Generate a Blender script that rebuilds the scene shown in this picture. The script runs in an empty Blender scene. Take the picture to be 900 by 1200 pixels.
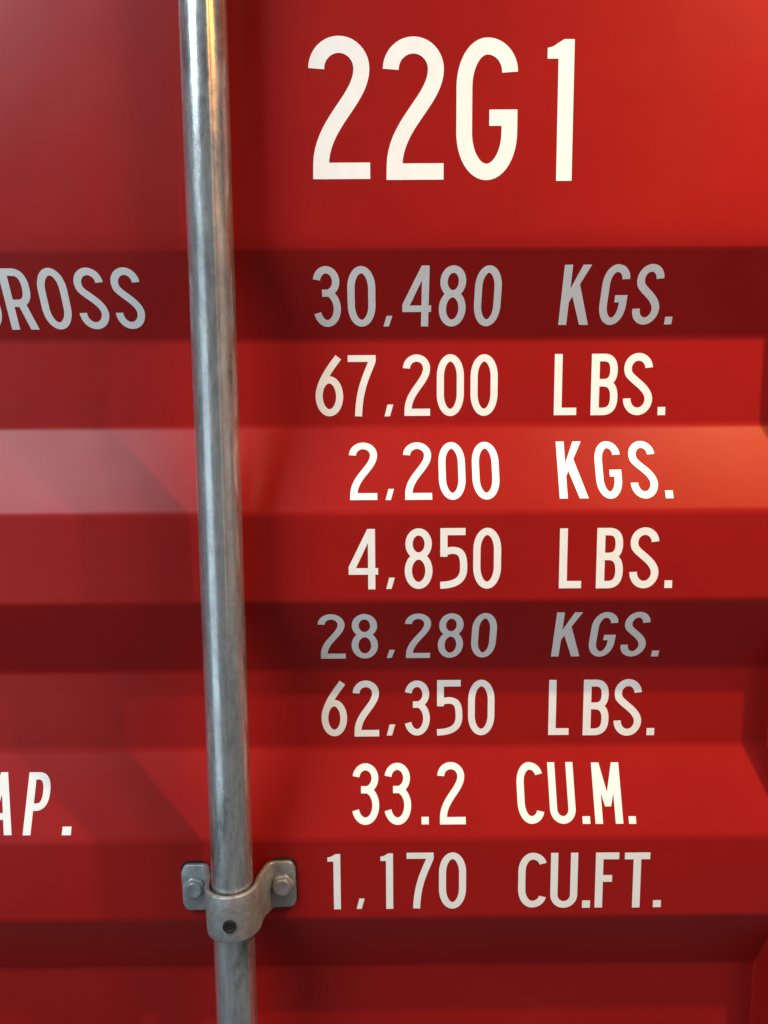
import bpy, bmesh, math, random
from mathutils import Vector, Matrix, noise
R = math.radians
random.seed(4)
MM = 0.001
sc = bpy.context.scene
col = sc.collection

# ------------------------------------------------------------------ camera
F_PX, PITCH, YAW, ROLL = 982.06, 0.1393, 0.0041, -0.0067
CAM = Vector((-58.2, -747.1, -126.0)) * MM
cp, sp, cy, sy, cr, sr = math.cos(PITCH), math.sin(PITCH), math.cos(YAW), math.sin(YAW), math.cos(ROLL), math.sin(ROLL)
fw = Vector((sy * cp, cy * cp, -sp)); rt = Vector((cy, -sy, 0)); up = rt.cross(fw)
rt2 = cr * rt + sr * up; up2 = -sr * rt + cr * up
cd = bpy.data.cameras.new('camera'); cam = bpy.data.objects.new('camera', cd); col.objects.link(cam)
m = Matrix((rt2, up2, -fw)).transposed().to_4x4(); m.translation = CAM
cam.matrix_world = m
cd.sensor_fit = 'VERTICAL'; cd.sensor_height = 36; cd.sensor_width = 27
cd.lens = F_PX / 1200 * 36
cd.clip_start = 0.01; cd.clip_end = 100
sc.camera = cam

# ------------------------------------------------------------------ light
w = bpy.data.worlds.new('World'); sc.world = w; w.use_nodes = True
bg = w.node_tree.nodes['Background']
bg.inputs['Color'].default_value = (0.66, 0.76, 0.84, 1); bg.inputs['Strength'].default_value = 0.21

def aim(o, target):
    d = Vector(target) - o.location
    o.rotation_euler = d.to_track_quat('-Z', 'Y').to_euler()

def area_lamp(name, loc, target, sx, sz, power, color):
    l = bpy.data.lights.new(name, 'AREA'); l.shape = 'RECTANGLE'; l.size = sx; l.size_y = sz
    l.energy = power; l.color = color
    o = bpy.data.objects.new(name, l); col.objects.link(o); o.location = loc; aim(o, target)
    return o

# warm spotlight up on the right, its beam centred on the right of the door
lw = bpy.data.lights.new('warm_spotlight', 'SPOT'); lw.energy = 114; lw.color = (1.0, 0.75, 0.45); lw.shadow_soft_size = 0.017
lw.spot_size = R(75); lw.spot_blend = 1.0
o = bpy.data.objects.new('warm_spotlight', lw); col.objects.link(o); o.location = (0.727, -0.437, 0.935); aim(o, (0.46, 0, -0.12))
# orange shaded lamp beside it, and the dim warm side of the room
area_lamp('orange_lamp', (1.02, -0.95, 1.02), (0.3, 0, -0.19), 0.40, 0.40, 13.5, (1.0, 0.40, 0.08))
area_lamp('warm_room_light', (1.75, -1.2, 0.1), (-0.2, 0, -0.2), 1.4, 2.0, 3.2, (1.0, 0.60, 0.42))
# wide cool opening up on the left, and the dimmer cool side of the room below it
area_lamp('cool_window', (-1.38, -1.35, 1.36), (-0.1, 0, -0.2), 1.0, 1.15, 57, (0.75, 0.90, 1.0))
area_lamp('cool_room_light', (-1.45, -1.45, -0.55), (-0.1, 0, -0.3), 1.2, 1.6, 7.5, (0.66, 0.86, 1.0))

sc.view_settings.view_transform = 'Standard'; sc.view_settings.look = 'None'
sc.view_settings.exposure = -0.10; sc.view_settings.gamma = 1.0

# ------------------------------------------------------------------ materials
def new_mat(name):
    m = bpy.data.materials.new(name); m.use_nodes = True
    nt = m.node_tree; b = nt.nodes['Principled BSDF']
    return m, nt, b

def nd(nt, typ, **kw):
    n = nt.nodes.new(typ)
    for k, v in kw.items():
        if k in n.inputs: n.inputs[k].default_value = v
        else: setattr(n, k, v)
    return n

def ramp(nt, stops):
    r = nt.nodes.new('ShaderNodeValToRGB'); e = r.color_ramp.elements
    e[0].position, e[0].color = stops[0][0], stops[0][1]
    e[1].position, e[1].color = stops[1][0], stops[1][1]
    for p, c in stops[2:]:
        x = e.new(p); x.color = c
    return r

def g(v): return (v, v, v, 1)

def objcoord(nt, scale=(1, 1, 1)):
    t = nt.nodes.new('ShaderNodeNewGeometry')
    mp = nt.nodes.new('ShaderNodeMapping'); mp.inputs['Scale'].default_value = scale
    nt.links.new(t.outputs['Position'], mp.inputs['Vector'])
    return mp.outputs['Vector']

def red_paint():
    m, nt, b = new_mat('red_container_paint'); L = nt.links.new
    v = objcoord(nt)
    n1 = nd(nt, 'ShaderNodeTexNoise', Scale=9.0, Detail=5.0, Roughness=0.6); L(v, n1.inputs['Vector'])
    r1 = ramp(nt, [(0.3, (0.278, 0.0058, 0.0046, 1)), (0.7, (0.310, 0.0076, 0.0056, 1))]); L(n1.outputs['Fac'], r1.inputs['Fac'])
    # faint dusty bloom
    n2 = nd(nt, 'ShaderNodeTexNoise', Scale=750.0, Detail=2.0, Roughness=0.7); L(v, n2.inputs['Vector'])
    r2 = ramp(nt, [(0.35, g(0.0)), (0.75, g(0.06))]); L(n2.outputs['Fac'], r2.inputs['Fac'])
    mx = nd(nt, 'ShaderNodeMix', data_type='RGBA'); L(r2.outputs['Color'], mx.inputs['Factor'])
    L(r1.outputs['Color'], mx.inputs['A']); mx.inputs['B'].default_value = (0.36, 0.06, 0.05, 1)
    L(mx.outputs['Result'], b.inputs['Base Color'])
    n3 = nd(nt, 'ShaderNodeTexNoise', Scale=22.0, Detail=4.0); L(v, n3.inputs['Vector'])
    r3 = ramp(nt, [(0.3, g(0.305)), (0.7, g(0.335))]); L(n3.outputs['Fac'], r3.inputs['Fac'])
    L(r3.outputs['Color'], b.inputs['Roughness'])
    b.inputs['Specular IOR Level'].default_value = 0.20
    # orange peel + gentle sheet waviness
    n4 = nd(nt, 'ShaderNodeTexNoise', Scale=330.0, Detail=2.0); L(v, n4.inputs['Vector'])
    n5 = nd(nt, 'ShaderNodeTexNoise', Scale=14.0, Detail=1.0); L(v, n5.inputs['Vector'])
    b1 = nd(nt, 'ShaderNodeBump', Strength=0.10, Distance=0.0003); L(n4.outputs['Fac'], b1.inputs['Height'])
    b2 = nd(nt, 'ShaderNodeBump', Strength=0.10, Distance=0.004); L(n5.outputs['Fac'], b2.inputs['Height'])
    L(b2.outputs['Normal'], b1.inputs['Normal']); L(b1.outputs['Normal'], b.inputs['Normal'])
    return m

def white_vinyl():
    m, nt, b = new_mat('white_lettering'); L = nt.links.new
    v = objcoord(nt)
    n = nd(nt, 'ShaderNodeTexNoise', Scale=60.0, Detail=5.0, Roughness=0.65); L(v, n.inputs['Vector'])
    r = ramp(nt, [(0.3, (0.80, 0.80, 0.765, 1)), (0.65, (0.87, 0.87, 0.83, 1))]); L(n.outputs['Fac'], r.inputs['Fac'])
    L(r.outputs['Color'], b.inputs['Base Color'])
    b.inputs['Roughness'].default_value = 0.45
    n4 = nd(nt, 'ShaderNodeTexNoise', Scale=330.0, Detail=2.0); L(v, n4.inputs['Vector'])
    b1 = nd(nt, 'ShaderNodeBump', Strength=0.2, Distance=0.0003); L(n4.outputs['Fac'], b1.inputs['Height'])
    L(b1.outputs['Normal'], b.inputs['Normal'])
    return m

def galvanised(name, c0, c1, rough0, rough1, marks=True, metallic=0.85, streak=True):
    m, nt, b = new_mat(name); L = nt.links.new
    v = objcoord(nt)
    vs = objcoord(nt, (1, 1, 0.14 if streak else 0.8))
    n1 = nd(nt, 'ShaderNodeTexNoise', Scale=95.0, Detail=6.0, Roughness=0.68, Distortion=0.6); L(vs, n1.inputs['Vector'])
    r1 = ramp(nt, [(0.30, c0), (0.68, c1)]); L(n1.outputs['Fac'], r1.inputs['Fac'])
    # spangle
    vo = nd(nt, 'ShaderNodeTexVoronoi', Scale=210.0); L(v, vo.inputs['Vector'])
    hs = nd(nt, 'ShaderNodeMix', data_type='RGBA', blend_type='OVERLAY'); hs.inputs['Factor'].default_value = 0.10
    L(r1.outputs['Color'], hs.inputs['A']); L(vo.outputs['Color'], hs.inputs['B'])
    sat = nd(nt, 'ShaderNodeHueSaturation', Saturation=0.55); L(hs.outputs['Result'], sat.inputs['Color'])
    last = sat.outputs['Color']
    if marks:
        n2 = nd(nt, 'ShaderNodeTexNoise', Scale=34.0, Detail=7.0, Roughness=0.7, Distortion=0.4); L(objcoord(nt, (1, 1, 0.35)), n2.inputs['Vector'])
        r2 = ramp(nt, [(0.54, g(0.0)), (0.72, g(0.8))]); L(n2.outputs['Fac'], r2.inputs['Fac'])
        mx = nd(nt, 'ShaderNodeMix', data_type='RGBA'); L(r2.outputs['Color'], mx.inputs['Factor'])
        L(last, mx.inputs['A']); mx.inputs['B'].default_value = (0.10, 0.105, 0.10, 1)
        last = mx.outputs['Result']
    L(last, b.inputs['Base Color'])
    b.inputs['Metallic'].default_value = metallic
    n3 = nd(nt, 'ShaderNodeTexNoise', Scale=70.0, Detail=6.0, Roughness=0.7); L(objcoord(nt, (1, 1, 0.3)), n3.inputs['Vector'])
    r3 = ramp(nt, [(0.3, g(rough0)), (0.7, g(rough1))]); L(n3.outputs['Fac'], r3.inputs['Fac'])
    L(r3.outputs['Color'], b.inputs['Roughness'])
    n4 = nd(nt, 'ShaderNodeTexNoise', Scale=230.0, Detail=5.0, Roughness=0.7); L(objcoord(nt, (1, 1, 0.45)), n4.inputs['Vector'])
    b1 = nd(nt, 'ShaderNodeBump', Strength=0.14 if streak else 0.4, Distance=0.0005); L(n4.outputs['Fac'], b1.inputs['Height'])
    L(b1.outputs['Normal'], b.inputs['Normal'])
    return m

def dark_rubber():
    m, nt, b = new_mat('black_rubber'); L = nt.links.new
    n = nd(nt, 'ShaderNodeTexNoise', Scale=300.0, Detail=4.0); L(objcoord(nt), n.inputs['Vector'])
    r = ramp(nt, [(0.3, g(0.008)), (0.7, g(0.022))]); L(n.outputs['Fac'], r.inputs['Fac'])
    L(r.outputs['Color'], b.inputs['Base Color']); b.inputs['Roughness'].default_value = 0.6; b.inputs['Specular IOR Level'].default_value = 0.25
    b1 = nd(nt, 'ShaderNodeBump', Strength=0.4, Distance=0.0004); L(n.outputs['Fac'], b1.inputs['Height'])
    L(b1.outputs['Normal'], b.inputs['Normal'])
    return m

M_RED = red_paint(); M_WHITE = white_vinyl()
M_ROD = galvanised('galvanised_tube', (0.34, 0.355, 0.35, 1), (0.66, 0.68, 0.67, 1), 0.16, 0.36)
M_BRK = galvanised('galvanised_casting', (0.22, 0.22, 0.21, 1), (0.38, 0.385, 0.375, 1), 0.38, 0.60, marks=False, metallic=0.55, streak=False)
M_BOLT = galvanised('bolt_zinc', (0.20, 0.20, 0.19, 1), (0.37, 0.37, 0.355, 1), 0.40, 0.6, marks=False, metallic=0.55, streak=False)
M_RUB = dark_rubber()

# ------------------------------------------------------------------ object helpers
def link_mesh(name, me, mat, parent=None, smooth=True):
    o = bpy.data.objects.new(name, me); col.objects.link(o)
    me.materials.append(mat)
    if smooth:
        for p in me.polygons: p.use_smooth = True
    if parent: o.parent = parent
    return o

def from_bm(name, bm, mat, parent=None, smooth=True):
    me = bpy.data.meshes.new(name); bmesh.ops.recalc_face_normals(bm, faces=bm.faces)
    bm.to_mesh(me); bm.free()
    return link_mesh(name, me, mat, parent, smooth)

def auto_smooth(o, ang=35):
    me = o.data
    bm = bmesh.new(); bm.from_mesh(me)
    for e in bm.edges:
        e.smooth = len(e.link_faces) == 2 and e.calc_face_angle(0) < R(ang)
    bm.to_mesh(me); bm.free()

# ------------------------------------------------------------------ door sheet profile (mm; z=0 is the first bend under the top code)
DEPTH = 36.0
S, B, S2, A = 76.75, 78.48, 76.78, 81.43
P = S + B + S2 + A
XR, XL, WEND = 321.5, -930.0, 5.0
recesses = [-k * P for k in range(0, 5)]

def sclamp(t, d):     # clamp to 0..1 with rounded corners of half width d
    def F(x):         # integral of clamp
        if x <= 0: return 0.0
        if x >= 1: return x - 0.5
        return 0.5 * x * x
    return (F(t + d) - F(t - d)) / (2 * d)

def fz(z):
    f = 0.0
    for z0 in recesses:
        s = z0 - z
        if -20 < s < S + B + S2 + 20:
            a = sclamp(s / S, 3.6 / S); b = sclamp((S + B + S2 - s) / S2, 3.6 / S2)
            f = max(f, min(a, b))
    return f

def fx(x):
    a = sclamp((XR + WEND - x) / WEND, 0.35); b = sclamp((x - XL + WEND) / WEND, 0.35)
    return min(a, b)

def depth(x, z):
    return DEPTH * min(fz(z), fx(x))

def build_panel(parent):
    zs = []
    z = 420.0
    bends = []
    for z0 in recesses: bends += [z0, z0 - S, z0 - S - B, z0 - S - B - S2]
    while z > -1640:
        zs.append(z)
        near = min(abs(z - b) for b in bends)
        z -= 1.0 if near < 8 else (3.0 if z < 10 else 15.0)
    xs = []
    def rng(a, b, s):
        x = a
        while x < b - 1e-6:
            xs.append(x); x += s
    rng(-1060, XL - 12, 20); rng(XL - 12, XL + 6, 0.75); rng(XL + 6, XR - 6, 60)
    rng(XR - 6, XR + 12, 0.5); rng(XR + 12, 470, 20); xs.append(470)
    verts = []; faces = []
    for z in zs:
        f = fz(z)
        for x in xs:
            verts.append((x * MM, DEPTH * min(f, fx(x)) * MM, z * MM))
    n = len(xs)
    for j in range(len(zs) - 1):
        for i in range(n - 1):
            a = j * n + i
            faces.append((a, a + n, a + n + 1, a + 1))
    me = bpy.data.meshes.new('door_panel'); me.from_pydata(verts, [], faces); me.update()
    o = link_mesh('door_panel', me, M_RED, parent)
    sd = o.modifiers.new('thickness', 'SOLIDIFY'); sd.thickness = 2.0 * MM; sd.offset = -1
    return o

# ------------------------------------------------------------------ lettering
def arc(cx, cy_, rx, ry, a0, a1, n=14):
    return [(cx + rx * math.cos(R(a0 + (a1 - a0) * i / n)), cy_ + ry * math.sin(R(a0 + (a1 - a0) * i / n))) for i in range(n + 1)]

def bez(p0, p1, p2, p3, n=14):
    out = []
    for i in range(n + 1):
        t = i / n; u = 1 - t
        out.append(tuple(u**3 * p0[k] + 3 * u*u*t * p1[k] + 3 * u*t*t * p2[k] + t**3 * p3[k] for k in (0, 1)))
    return out

def ribbon(pts, t, closed=False):
    """quads of a constant-width stroke along pts, butt ends"""
    q = []
    for p in pts:
        if not q or math.hypot(p[0] - q[-1][0], p[1] - q[-1][1]) > 1e-4: q.append(p)
    pts = q
    if closed and math.hypot(pts[0][0] - pts[-1][0], pts[0][1] - pts[-1][1]) < 1e-3: pts = pts[:-1]
    n = len(pts); L = []; Rr = []
    for i in range(n):
        def dirn(a, b):
            d = (pts[b][0] - pts[a][0], pts[b][1] - pts[a][1]); l = math.hypot(*d); return (d[0] / l, d[1] / l)
        if closed or 0 < i < n - 1:
            d0 = dirn((i - 1) % n, i); d1 = dirn(i, (i + 1) % n)
        elif i == 0: d0 = d1 = dirn(0, 1)
        else: d0 = d1 = dirn(n - 2, n - 1)
        nx, ny = -(d0[1] + d1[1]), d0[0] + d1[0]; l = math.hypot(nx, ny); nx /= l; ny /= l
        k = t / 2 / max(0.35, (nx * -d0[1] + ny * d0[0]))
        L.append((pts[i][0] + nx * k, pts[i][1] + ny * k)); Rr.append((pts[i][0] - nx * k, pts[i][1] - ny * k))
    polys = []
    for i in range(n if closed else n - 1):
        j = (i + 1) % n
        polys.append([L[i], Rr[i], Rr[j], L[j]])
    return polys

def glyph(ch, w, h, t):
    """list of strokes; each stroke is a list of polygons in the box 0..w, 0..h"""
    r = t / 2; X0, X1, Y0, Y1 = r, w - r, r, h - r; cx = w / 2; rx = w / 2 - r
    S_ = []
    def st(p, closed=False, tt=None): S_.append(ribbon(p, tt or t, closed))
    def rect(x0, y0, x1, y1): S_.append([[(x0, y0), (x1, y0), (x1, y1), (x0, y1)]])
    if ch in '0O':
        ry = 0.36 * h - r
        st(arc(cx, Y1 - ry, rx, ry, 0, 180, 20) + arc(cx, Y0 + ry, rx, ry, 180, 360, 20), True)
    elif ch == '1':
        xs_ = w - t
        S_.append([[(xs_, 0), (w, 0), (w, h), (w - 0.65 * t, h), (xs_, h * 0.976)],
                   [(xs_ * 0.5, h * 0.865), (xs_, h * 0.865), (xs_, h * 0.976), (xs_ * 0.5, h * 0.95)],
                   [(0, h * 0.865), (xs_ * 0.5, h * 0.865), (xs_ * 0.5, h * 0.95), (0, h * 0.94)]])
    elif ch == '2':
        ry = 0.225 * h - r
        b0 = (r + 0.055 * w, t * 0.9)
        st(arc(cx, Y1 - ry, rx, ry, 180, 0, 20) +
           bez((X1, Y1 - ry), (X1, h * 0.56), (b0[0] + 0.02 * w, h * 0.40), b0, 18)[1:] + [(b0[0] - 0.005*w, 0)])
        rect(0.06 * w, 0, w, t)
    elif ch == '3':
        yu = h * 0.565; ryu = (Y1 - yu) / 2; ryl = (yu - Y0) / 2
        rxu = rx * 0.93
        st(arc(cx, Y1 - ryu, rxu, ryu, 172, -62, 22) + [(cx + rxu * 0.34, yu + 0.01 * h)], False)
        st([(cx + rxu * 0.30, yu - 0.005 * h)] + arc(cx, Y0 + ryl, rx, ryl, 66, -162, 22))
        S_.append([[(w * 0.34, yu - r), (cx + rx * 0.42, yu - r), (cx + rx * 0.42, yu + r), (w * 0.34, yu + r)]])
    elif ch == '4':
        sx = w * 0.66
        rect(sx, 0, sx + t, h)
        rect(0, h * 0.245, w, h * 0.245 + t * 0.93)
        yb = h * 0.245 + t * 0.93
        S_.append([[(0, h * 0.245 + t * 0.5), (t * 1.02, yb * 1.0), (sx + r * 0.6, h - t * 1.35), (sx + r * 0.6, h), (sx - r * 0.15, h), (0, yb + 0.02 * h)]])
    elif ch == '5':
        rect(0.03 * w, h - t, w * 0.93, h)
        rect(0.03 * w, h * 0.53, 0.03 * w + t, h)
        ytop = h * 0.635; ry = (ytop - Y0) / 2 + 0.0 * h
        st(bez((0.03 * w + t * 0.2, h * 0.572), (0.18 * w, h * 0.60), (w * 0.30, ytop), (w * 0.45, ytop), 8) +
           bez((w * 0.45, ytop), (w * 0.82, ytop), (X1, ytop - 0.1 * h), (X1, h * 0.34), 16)[1:] +
           bez((X1, h * 0.34), (X1, h * 0.12), (w * 0.52, Y0 + 0.005 * h), (0.03 * w, Y0), 16)[1:])
    elif ch == '6':
        yt = h * 0.60; ry = (yt - Y0) / 2
        st(arc(cx, Y0 + ry, rx, ry, 0, 360, 32), True)
        st(bez((w * 0.84, h * 0.965), (w * 0.42, h * 0.72), (X0, h * 0.52), (X0, Y0 + ry * 0.95), 16))
    elif ch == '7':
        rect(0, h - t * 0.93, w, h)
        st([(w * 0.885, h - t * 0.5)] + bez((w * 0.86, h - t), (w * 0.62, h * 0.62), (w * 0.40, h * 0.42), (w * 0.37, 0), 16))
    elif ch == '8':
        ym = h * 0.545; ryu = (Y1 - ym) / 2; ryl = (ym - Y0) / 2
        st(arc(cx, Y1 - ryu, rx * 0.93, ryu, 0, 360, 30), True)
        st(arc(cx, Y0 + ryl, rx, ryl, 0, 360, 32), True)
    elif ch in 'CG':
        ry = 0.34 * h - r
        yc = h * 0.76
        left = arc(cx, Y1 - ry, rx, ry, 90, 180, 12)[1:] + arc(cx, Y0 + ry, rx, ry, 180, 270, 12)
        if ch == 'G':
            st(arc(cx, yc, rx, Y1 - yc, 0, 90, 12) + left + arc(cx, Y0 + ry, rx, ry, 270, 360, 12)[1:] + [(X1, h * 0.5 - t * 0.5)])
            rect(w * 0.54, h * 0.5 - t * 0.98, w, h * 0.5)
        else:
            st(arc(cx, yc + 0.01 * h, rx, Y1 - yc - 0.01 * h, 10, 90, 12) + left + arc(cx, 0.23 * h, rx, 0.23 * h - Y0, 270, 350, 12)[1:])
    elif ch == 'S':
        ryu = 0.245 * h - r
        ryl = 0.265 * h - r
        rxu = rx * 0.97; xo = cx
        st(arc(xo, Y1 - ryu, rxu, ryu, 3, 188, 22) +
           bez((xo - rxu * 0.97, Y1 - ryu * 1.30), (xo - rxu * 0.80, h * 0.58), (X1 - 0.05 * w, h * 0.47), (X1, Y0 + ryl * 1.05), 18)[1:] +
           arc(cx, Y0 + ryl, rx, ryl, 0, -182, 22)[1:])
    elif ch == 'K':
        rect(0, 0, t * 1.08, h)
        S_.append([[(t * 0.9, h * 0.34), (t * 0.9, h * 0.56), (w * 0.88 - t * 1.12, h), (w * 0.88, h)]])
        S_.append([[(w * 0.33, h * 0.53), (w * 0.33 + t * 0.9, h * 0.70), (w, 0), (w - t * 1.2, 0)]])
    elif ch == 'L':
        rect(0, 0, t * 1.05, h); rect(0, 0, w, t)
    elif ch == 'F':
        rect(0, 0, t * 1.05, h); rect(0, h - t, w, h); rect(0, h * 0.47, w * 0.72, h * 0.47 + t)
    elif ch == 'T':
        rect(0, h - t, w, h); rect(cx - r * 1.05, 0, cx + r * 1.05, h)
    elif ch == 'U':
        ry = 0.24 * h - r
        st([(X0, h), (X0, Y0 + ry)] + arc(cx, Y0 + ry, rx, ry, 180, 360, 22)[1:] + [(X1, h)])
    elif ch == 'M':
        tt = t * 1.05
        rect(0, 0, tt, h); rect(w - tt, 0, w, h)
        S_.append([[(0, h), (tt * 1.0, h), (cx + tt * 0.40, h * 0.28), (cx - tt * 0.40, h * 0.28)]])
        S_.append([[(w - tt * 1.0, h), (w, h), (cx + tt * 0.40, h * 0.28), (cx - tt * 0.40, h * 0.28)]])
    elif ch == 'B':
        ym = h * 0.53
        rect(0, 0, t * 1.1, h)
        x1 = X1 - 0.02 * w
        for ya, yb, xe in ((ym, Y1, x1), (Y0, ym, X1)):
            ry = (yb - ya) / 2; rr = min(ry, 0.52 * w)
            st([(t * 0.6, yb), (xe - rr * 0.8, yb)] + bez((xe - rr * 0.8, yb), (xe - rr * 0.2, yb), (xe, yb - ry * 0.4), (xe, (ya + yb) / 2), 10)[1:] +
               bez((xe, (ya + yb) / 2), (xe, ya + ry * 0.4), (xe - rr * 0.2, ya), (xe - rr * 0.8, ya), 10)[1:] + [(t * 0.6, ya)])
    elif ch in 'RP':
        ym = h * 0.44
        rect(0, 0, t * 1.1, h)
        ry = (Y1 - ym) / 2; xe = X1; rr = 0.5 * w
        st([(t * 0.6, Y1), (xe - rr * 0.8, Y1)] + bez((xe - rr * 0.8, Y1), (xe - rr * 0.2, Y1), (xe, Y1 - ry * 0.4), (xe, (ym + Y1) / 2), 10)[1:] +
           bez((xe, (ym + Y1) / 2), (xe, ym + ry * 0.4), (xe - rr * 0.2, ym), (xe - rr * 0.8, ym), 10)[1:] + [(t * 0.6, ym)])
        if ch == 'R':
            S_.append([[(w * 0.42, ym + r * 0.5), (w * 0.42 + t * 1.1, ym + r * 0.5), (w * 1.02, 0), (w * 1.02 - t * 1.15, 0)]])
    elif ch == 'A':
        S_.append([[(0, 0), (t * 1.1, 0), (cx + t * 0.5, h), (cx - t * 0.5, h)]])
        S_.append([[(w - t * 1.1, 0), (w, 0), (cx + t * 0.5, h), (cx - t * 0.5, h)]])
        rect(w * 0.2, h * 0.24, w * 0.8, h * 0.24 + t * 0.9)
    elif ch == '.':
        rect(0, 0, w, h)
    elif ch == ',':
        S_.append([[(0, 0), (w * 0.62, 0), (w, h), (w * 0.35, h)]])
    return S_

# pixel measurements of every character: (char, left, right, top, bottom) as seen, turned into surface positions
def ray(px, py):
    return fw + rt2 * ((px - 450) / F_PX) - up2 * ((py - 600) / F_PX)

def hit(px, py):
    d = ray(px, py); Y = 0.0
    for _ in range(60):
        tt = (Y - CAM.y / MM) / d.y; z = CAM.z / MM + tt * d.z
        Y = 0.5 * Y + 0.5 * DEPTH * fz(z)
    return CAM.x / MM + tt * d.x, Y, z

def grp(ox, oy, s, items): return [(c, ox + a / s, ox + b / s, oy + t_ / s, oy + b_ / s) for c, a, b, t_, b_ in items]
a, b_, c_ = 3.4615, 3.3333, 2.9032
LINES = [
 ('top code', 2, grp(340, 20, 2.5, [('2', 55, 233, 55, 475), ('2', 272, 450, 57, 477), ('G', 487, 666, 60, 478), ('1', 751, 829, 65, 480)])),
 ('first figure', 1, grp(350, 290, a, [('3', 54, 172, 75, 322), ('0', 196, 312, 75, 321), (',', 344, 380, 277, 320), ('4', 420, 542, 73, 320), ('8', 567, 684, 72, 320), ('0', 708, 828, 72, 319)])
   + grp(630, 290, b_, [('K', 80, 196, 67, 302), ('G', 235, 365, 65, 302), ('S', 365, 500, 64, 301), ('.', 493, 527, 270, 300)])),
 ('second figure', 0, grp(350, 290, a, [('6', 68, 180, 437, 685), ('7', 200, 313, 437, 685), (',', 348, 384, 637, 685), ('2', 423, 533, 434, 683), ('0', 560, 670, 433, 684), ('0', 697, 807, 433, 683)])
   + grp(630, 290, b_, [('L', 65, 153, 416, 655), ('B', 209, 313, 415, 655), ('S', 335, 449, 412, 655), ('.', 468, 498, 623, 655)])),
 ('third figure', 1, grp(350, 500, a, [('2', 203, 318, 65, 298), (',', 352, 387, 253, 298), ('2', 423, 541, 64, 297), ('0', 565, 679, 63, 297), ('0', 700, 817, 62, 296)])
   + grp(630, 500, b_, [('K', 70, 200, 58, 281), ('G', 218, 334, 57, 282), ('S', 350, 473, 56, 281), ('.', 497, 531, 249, 280)])),
 ('fourth figure', 0, grp(350, 500, a, [('4', 202, 322, 415, 660), (',', 355, 390, 612, 658), ('8', 430, 543, 412, 658), ('5', 571, 684, 411, 657), ('0', 708, 821, 410, 657)])
   + grp(630, 500, b_, [('L', 85, 172, 397, 631), ('B', 230, 334, 395, 631), ('S', 360, 474, 393, 631), ('.', 495, 525, 600, 630)])),
 ('fifth figure', 1, grp(350, 700, a, [('2', 77, 190, 68, 248), ('8', 212, 322, 67, 247), (',', 357, 390, 212, 245), ('2', 430, 538, 65, 245), ('8', 563, 673, 64, 244), ('0', 697, 808, 63, 243)])
   + grp(630, 700, b_, [('K', 52, 163, 58, 230), ('G', 195, 318, 57, 231), ('S', 320, 445, 56, 230), ('.', 442, 475, 207, 230)])),
 ('sixth figure', 0, grp(350, 700, a, [('6', 92, 196, 338, 563), ('2', 220, 326, 337, 564), (',', 357, 392, 515, 560), ('3', 428, 532, 337, 560), ('5', 558, 664, 335, 560), ('0', 687, 794, 334, 559)])
   + grp(630, 700, b_, [('L', 43, 123, 322, 537), ('B', 178, 278, 321, 538), ('S', 298, 406, 319, 540), ('.', 425, 455, 510, 538)])),
 ('seventh figure', 1, grp(350, 880, a, [('3', 215, 326, 50, 300), ('3', 345, 457, 48, 300), ('.', 498, 528, 267, 298), ('2', 562, 677, 45, 298)])
   + grp(590, 880, c_, [('C', 42, 140, 38, 248), ('U', 148, 249, 38, 248), ('.', 268, 296, 222, 248), ('M', 297, 408, 39, 248), ('.', 425, 452, 222, 248)])),
 ('eighth figure', 0, grp(350, 880, a, [('1', 118, 170, 418, 642), (',', 235, 268, 598, 640), ('1', 332, 383, 415, 640), ('7', 438, 547, 412, 638), ('0', 569, 679, 411, 639)])
   + grp(590, 880, c_, [('C', 50, 146, 346, 532), ('U', 160, 252, 346, 533), ('.', 267, 294, 508, 533), ('F', 312, 391, 345, 532), ('T', 410, 496, 345, 532), ('.', 508, 535, 507, 531)])),
 ('word beside the rod', 1, grp(0, 280, 3.529, [('G', -150, 12, 122, 376), ('R', -14, 163, 121, 375), ('O', 148, 301, 119, 374), ('S', 302, 453, 118, 373), ('S', 455, 601, 117, 372)])),
 ('lower word beside the rod', 1, grp(0, 620, 2.0708, [('A', -42, 46, 590, 743), ('P', 55, 127, 590, 743), ('.', 150, 174, 722, 743)])),
]
KIND = {'.': 'full_stop', ',': 'comma'}

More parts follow.
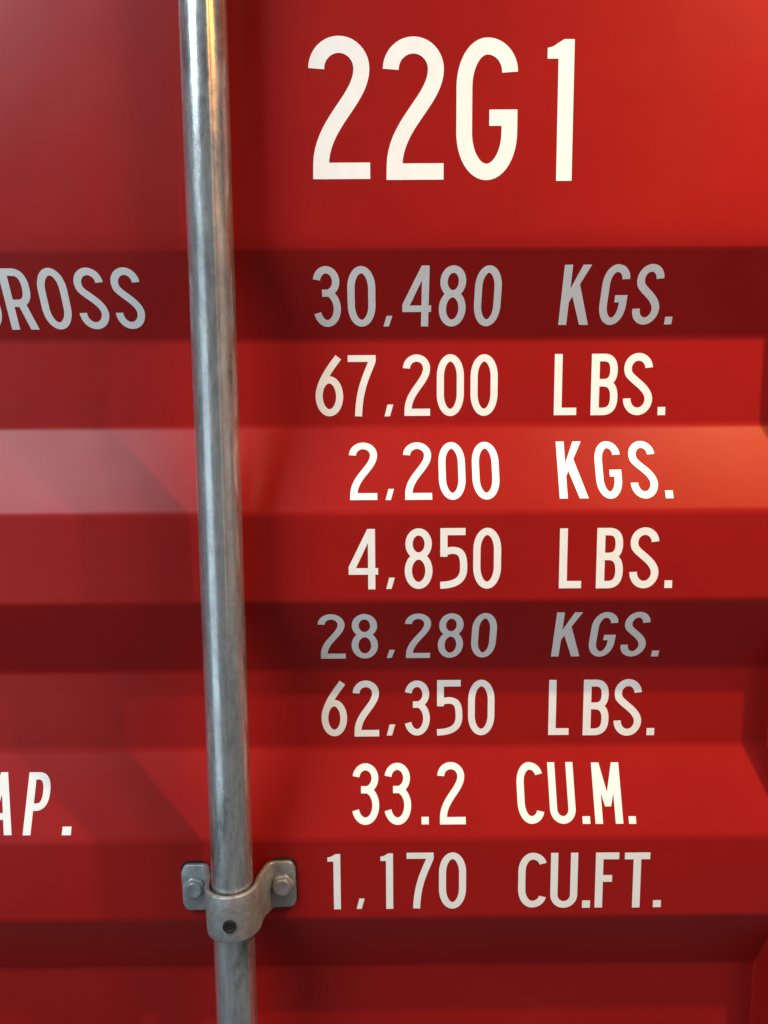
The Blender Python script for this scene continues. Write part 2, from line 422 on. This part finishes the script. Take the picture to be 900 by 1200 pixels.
def add_glyph(ch, l, r_, t_, b__, sloped, line, parent):
    # pixel box -> box on the sheet; on a sloped band upright characters lean in the picture
    tm, bm_ = t_, b__
    mid = (t_ + b__) / 2
    if sloped:
        zl = hit(l, mid)[2]
        inward = fz(zl - 3) > fz(zl + 3)                 # sheet goes deeper downward
        cxp = (l + r_) / 2
        lean_right = (cxp > 450 + 0) == inward           # top further right than foot
        # round shapes do not reach their box corners
        k = (0.36 if cxp > 450 else 0.28) if ch in '0O8CGS3625' else 0.5
        yl = mid + (b__ - t_) * (k if lean_right else -k)
        yr = mid + (b__ - t_) * (-k if lean_right else k)
        if ch == 'K' and lean_right: yl = yr = b__
    else: yl = yr = mid
    xl = hit(l, yl)[0]; xr = hit(r_, yr)[0]
    pt = hit((l + r_) / 2, t_); pb = hit((l + r_) / 2, b__)
    base = Vector((0, pb[1], pb[2])); top = Vector((0, pt[1], pt[2]))
    v = top - base; h = v.length; vd = v / h
    nrm = Vector((0, vd.z, -vd.y)); nrm = -nrm if nrm.y > 0 else nrm
    wd = xr - xl
    tk = 0.117 * h if line == 'top code' else (0.117 * h if ch.isdigit() else (0.123 if 'word' not in line else 0.118) * h)
    if ch in '.,': tk = 1
    bm = bmesh.new()
    for k, polys in enumerate(glyph(ch, wd, h, tk)):
        off = 0.25 + 0.035 * k
        for poly in polys:
            vs = []
            for (u, q) in poly:
                p = Vector((xl + u, base.y, base.z)) + vd * q + nrm * off
                vs.append(bm.verts.new(p * MM))
            try: bm.faces.new(vs)
            except ValueError: pass
    bmesh.ops.remove_doubles(bm, verts=bm.verts, dist=1e-7)
    kind = KIND.get(ch, 'digit' if ch.isdigit() else 'letter')
    o = from_bm(kind, bm, M_WHITE, parent, smooth=False)
    what = {'.': 'full stop', ',': 'comma'}.get(ch, ('digit ' if ch.isdigit() else 'letter ') + ch)
    o['label'] = 'white painted %s in the %s' % (what, line)
    return o

# ------------------------------------------------------------------ bracket
BX, BY = -195.6, -36.0          # strap centre
ZT, ZB = -565.5, -612.0         # tab top and foot
RI, TH = 21.0, 4.2

def plan_path():
    """centreline of the strap in plan, from left tab end round the rod to right tab end"""
    rm = RI + TH / 2
    yw = -1.8 - TH / 2
    pts = [(-54.0, yw), (-33.5, yw)]
    pts += [(-33.5 + 5.0 * math.sin(R(a_)), yw - 5.0 + 5.0 * math.cos(R(a_))) for a_ in (25, 50, 75)]
    pts += [(-27.2, -14), (-rm - 1.3, -22)]
    left = [(x, y) for x, y in pts]
    arcp = [(-rm * math.cos(R(a_)), BY - rm * math.sin(R(a_))) for a_ in range(-10, 191, 8)]
    right = [(-x, y) for x, y in reversed(left)]
    return left + arcp + right

def build_bracket(parent):
    path = [(BX + x, y) for x, y in plan_path()]
    # resample
    dense = []
    for i in range(len(path) - 1):
        (x0, y0), (x1, y1) = path[i], path[i + 1]
        n = max(1, int(math.hypot(x1 - x0, y1 - y0) / 2.5))
        for k in range(n): dense.append((x0 + (x1 - x0) * k / n, y0 + (y1 - y0) * k / n))
    dense.append(path[-1])
    for _ in range(3):
        dense = [dense[0]] + [((dense[i-1][0] + 2 * dense[i][0] + dense[i+1][0]) / 4, (dense[i-1][1] + 2 * dense[i][1] + dense[i+1][1]) / 4) for i in range(1, len(dense) - 1)] + [dense[-1]]
    n = len(dense)
    s = [0]
    for i in range(1, n): s.append(s[-1] + math.hypot(dense[i][0] - dense[i-1][0], dense[i][1] - dense[i-1][1]))
    bm = bmesh.new(); rings = []
    CR = 7.0
    for i in range(n):
        a0 = dense[max(0, i - 1)]; a1 = dense[min(n - 1, i + 1)]
        dx, dy = a1[0] - a0[0], a1[1] - a0[1]; l = math.hypot(dx, dy); nx, ny = dy / l, -dx / l     # outward (towards viewer)
        if ny > 0 and abs(dense[i][0] - BX) > 30: nx, ny = -nx, -ny
        e = min(s[i], s[-1] - s[i])
        cut = 0.0 if e >= CR else CR - math.sqrt(max(0.0, CR * CR - (CR - e) ** 2))
        d = abs(dense[i][0] - BX)
        # the round part of the strap is a little lower than the tabs
        k = max(0.0, min(1.0, (-dense[i][1] - 8) / 16.0)); k = k * k * (3 - 2 * k)
        zt, zb = ZT - cut - 0.5 * k, ZB + cut + 2.5 * k
        ro = 1.1
        ring = []
        for (oo, zz) in ((-TH/2, zt - 0.4), (-TH/2 + 0.5, zt), (TH/2 - ro, zt), (TH/2 - ro*0.3, zt - ro*0.3), (TH/2, zt - ro), (TH/2, (zt*2+zb)/3), (TH/2, (zt+2*zb)/3),
                         (TH/2, zb + ro), (TH/2 - ro*0.3, zb + ro*0.3), (TH/2 - ro, zb), (-TH/2 + 0.5, zb), (-TH/2, zb + 0.4)):
            ring.append(bm.verts.new(((dense[i][0] + nx * oo) * MM, (dense[i][1] + ny * oo) * MM, zz * MM)))
        rings.append(ring)
    m_ = len(rings[0])
    for i in range(n - 1):
        for j in range(m_):
            bm.faces.new((rings[i][j], rings[i][(j + 1) % m_], rings[i+1][(j + 1) % m_], rings[i+1][j]))
    bm.faces.new(rings[0]); bm.faces.new(list(reversed(rings[-1])))
    o = from_bm('rod_bracket', bm, M_BRK, parent); auto_smooth(o, 50)
    o['label'] = 'grey galvanised strap bracket holding the rod'
    # dark gasket behind each tab
    for sgn in (-1, 1):
        bm = bmesh.new()
        x0, x1 = sorted((BX + sgn * 30, BX + sgn * 55.0)); cr_ = 7.5
        pts = []
        zt, zb = ZT + 1.2, ZB - 0.2
        for (cx_, cz_, a0) in ((x1 - cr_, zt - cr_, 0), (x0 + cr_, zt - cr_, 90), (x0 + cr_, zb + cr_, 180), (x1 - cr_, zb + cr_, 270)):
            for k in range(7):
                a_ = R(a0 + 15 * k); pts.append((cx_ + cr_ * math.cos(a_), cz_ + cr_ * math.sin(a_)))
        f0 = [bm.verts.new((x * MM, 0.3 * MM, z * MM)) for x, z in pts]
        f1 = [bm.verts.new((x * MM, -1.75 * MM, z * MM)) for x, z in pts]
        for k in range(len(pts)): bm.faces.new((f0[k], f0[(k+1) % len(pts)], f1[(k+1) % len(pts)], f1[k]))
        bm.faces.new(f0); bm.faces.new(f1)
        from_bm('gasket', bm, M_RUB, o, smooth=False)
    # bolts
    yface = -1.8 - TH
    for px_, rot in ((BX - 42.5, 22), (BX + 42.0, -8)):
        bm = bmesh.new()
        rings = []
        def hexr(k, ra):
            a_ = (15 * k + rot) % 60 - 30
            return ra * math.cos(R(30)) / math.cos(R(a_))
        for ra, yy in ((11.6, 0.3), (11.6, -2.9), (11.1, -3.5)):
            rings.append([bm.verts.new(((px_ + hexr(k, ra) * math.cos(R(15 * k))) * MM, (yface + yy) * MM, (-588 + hexr(k, ra) * math.sin(R(15 * k))) * MM)) for k in range(24)])
        for rr, yy in ((9.2, -4.1), (8.6, -4.2), (8.3, -6.6), (7.6, -7.2), (5.0, -7.5), (4.4, -7.3), (1.2, -7.4)):
            rings.append([bm.verts.new(((px_ + rr * math.cos(R(15 * k))) * MM, (yface + yy) * MM, (-588 + rr * math.sin(R(15 * k))) * MM)) for k in range(24)])
        for a_, b2 in zip(rings[:-1], rings[1:]):
            for k in range(24): bm.faces.new((a_[k], a_[(k+1) % 24], b2[(k+1) % 24], b2[k]))
        bm.faces.new(rings[-1])
        bo = from_bm('bolt', bm, M_BOLT, o); auto_smooth(bo, 28)
    # dark plug in the front of the strap: short cylinder with a sunken middle
    ang = R(-1.0)
    zc = -588 - 4.6
    yf = BY - RI - TH
    bm = bmesh.new(); rings = []
    pcx = BX + 0.5
    for rr, yy in ((6.0, 1.5), (6.0, -0.9), (5.6, -1.5), (4.8, -1.7), (3.6, -1.5), (3.0, -0.9), (1.2, -0.9)):
        rings.append([bm.verts.new(((pcx + rr * math.cos(R(15 * k))) * MM, (yf + yy) * MM, (zc + rr * math.sin(R(15 * k))) * MM)) for k in range(24)])
    for a_, b2 in zip(rings[:-1], rings[1:]):
        for k in range(24): bm.faces.new((a_[k], a_[(k+1) % 24], b2[(k+1) % 24], b2[k]))
    bm.faces.new(rings[-1])
    po = from_bm('plug', bm, M_RUB, o); auto_smooth(po, 40)
    return o

# ------------------------------------------------------------------ rod
def build_rod():
    cxr, cyr, rr = -195.8, -36.0, 18.7
    N = 180
    bm = bmesh.new(); rings = []
    zs = [560 - 20 * i for i in range(0, 108)]
    for z in zs:
        ring = []
        for k in range(N):
            a_ = 360 * k / N + 1.0   # 270 faces the viewer
            # shallow weld seam just right of the front
            da = (a_ - 289 + 180) % 360 - 180
            r_ = rr + 0.34 * math.exp(-(da / 1.7) ** 2)
            wob = 0.10 * noise.noise(Vector((math.cos(R(a_)), math.sin(R(a_)), z * 0.012)))
            ring.append(bm.verts.new(((cxr + (r_ + wob) * math.cos(R(a_))) * MM, (cyr + (r_ + wob) * math.sin(R(a_))) * MM, z * MM)))
        rings.append(ring)
    for a_, b2 in zip(rings[:-1], rings[1:]):
        for k in range(N): bm.faces.new((a_[k], a_[(k+1) % N], b2[(k+1) % N], b2[k]))
    bm.faces.new(rings[0]); bm.faces.new(rings[-1])
    o = from_bm('lock_rod', bm, M_ROD); auto_smooth(o, 40)
    o['label'] = 'galvanised steel locking rod standing upright in front of the red door'
    o['category'] = 'rod'
    return o

door = bpy.data.objects.new('shipping_container', None); col.objects.link(door)
door['label'] = 'red corrugated door of a shipping container with white weight and capacity markings'
door['category'] = 'shipping container'; door['kind'] = 'thing'
panel = build_panel(door)
for name, sloped, items in LINES:
    for ch, l, r_, t_, b__ in items:
        add_glyph(ch, l, r_, t_, b__, bool(sloped == 1), name, panel)
bracket = build_bracket(door)
# it was bolted on a touch crooked: right ear slightly up
pc = Vector((BX * MM, 0, -0.588))
bracket.matrix_world = Matrix.Translation(pc) @ Matrix.Rotation(R(-1.6), 4, 'Y') @ Matrix.Translation(-pc)
build_rod()
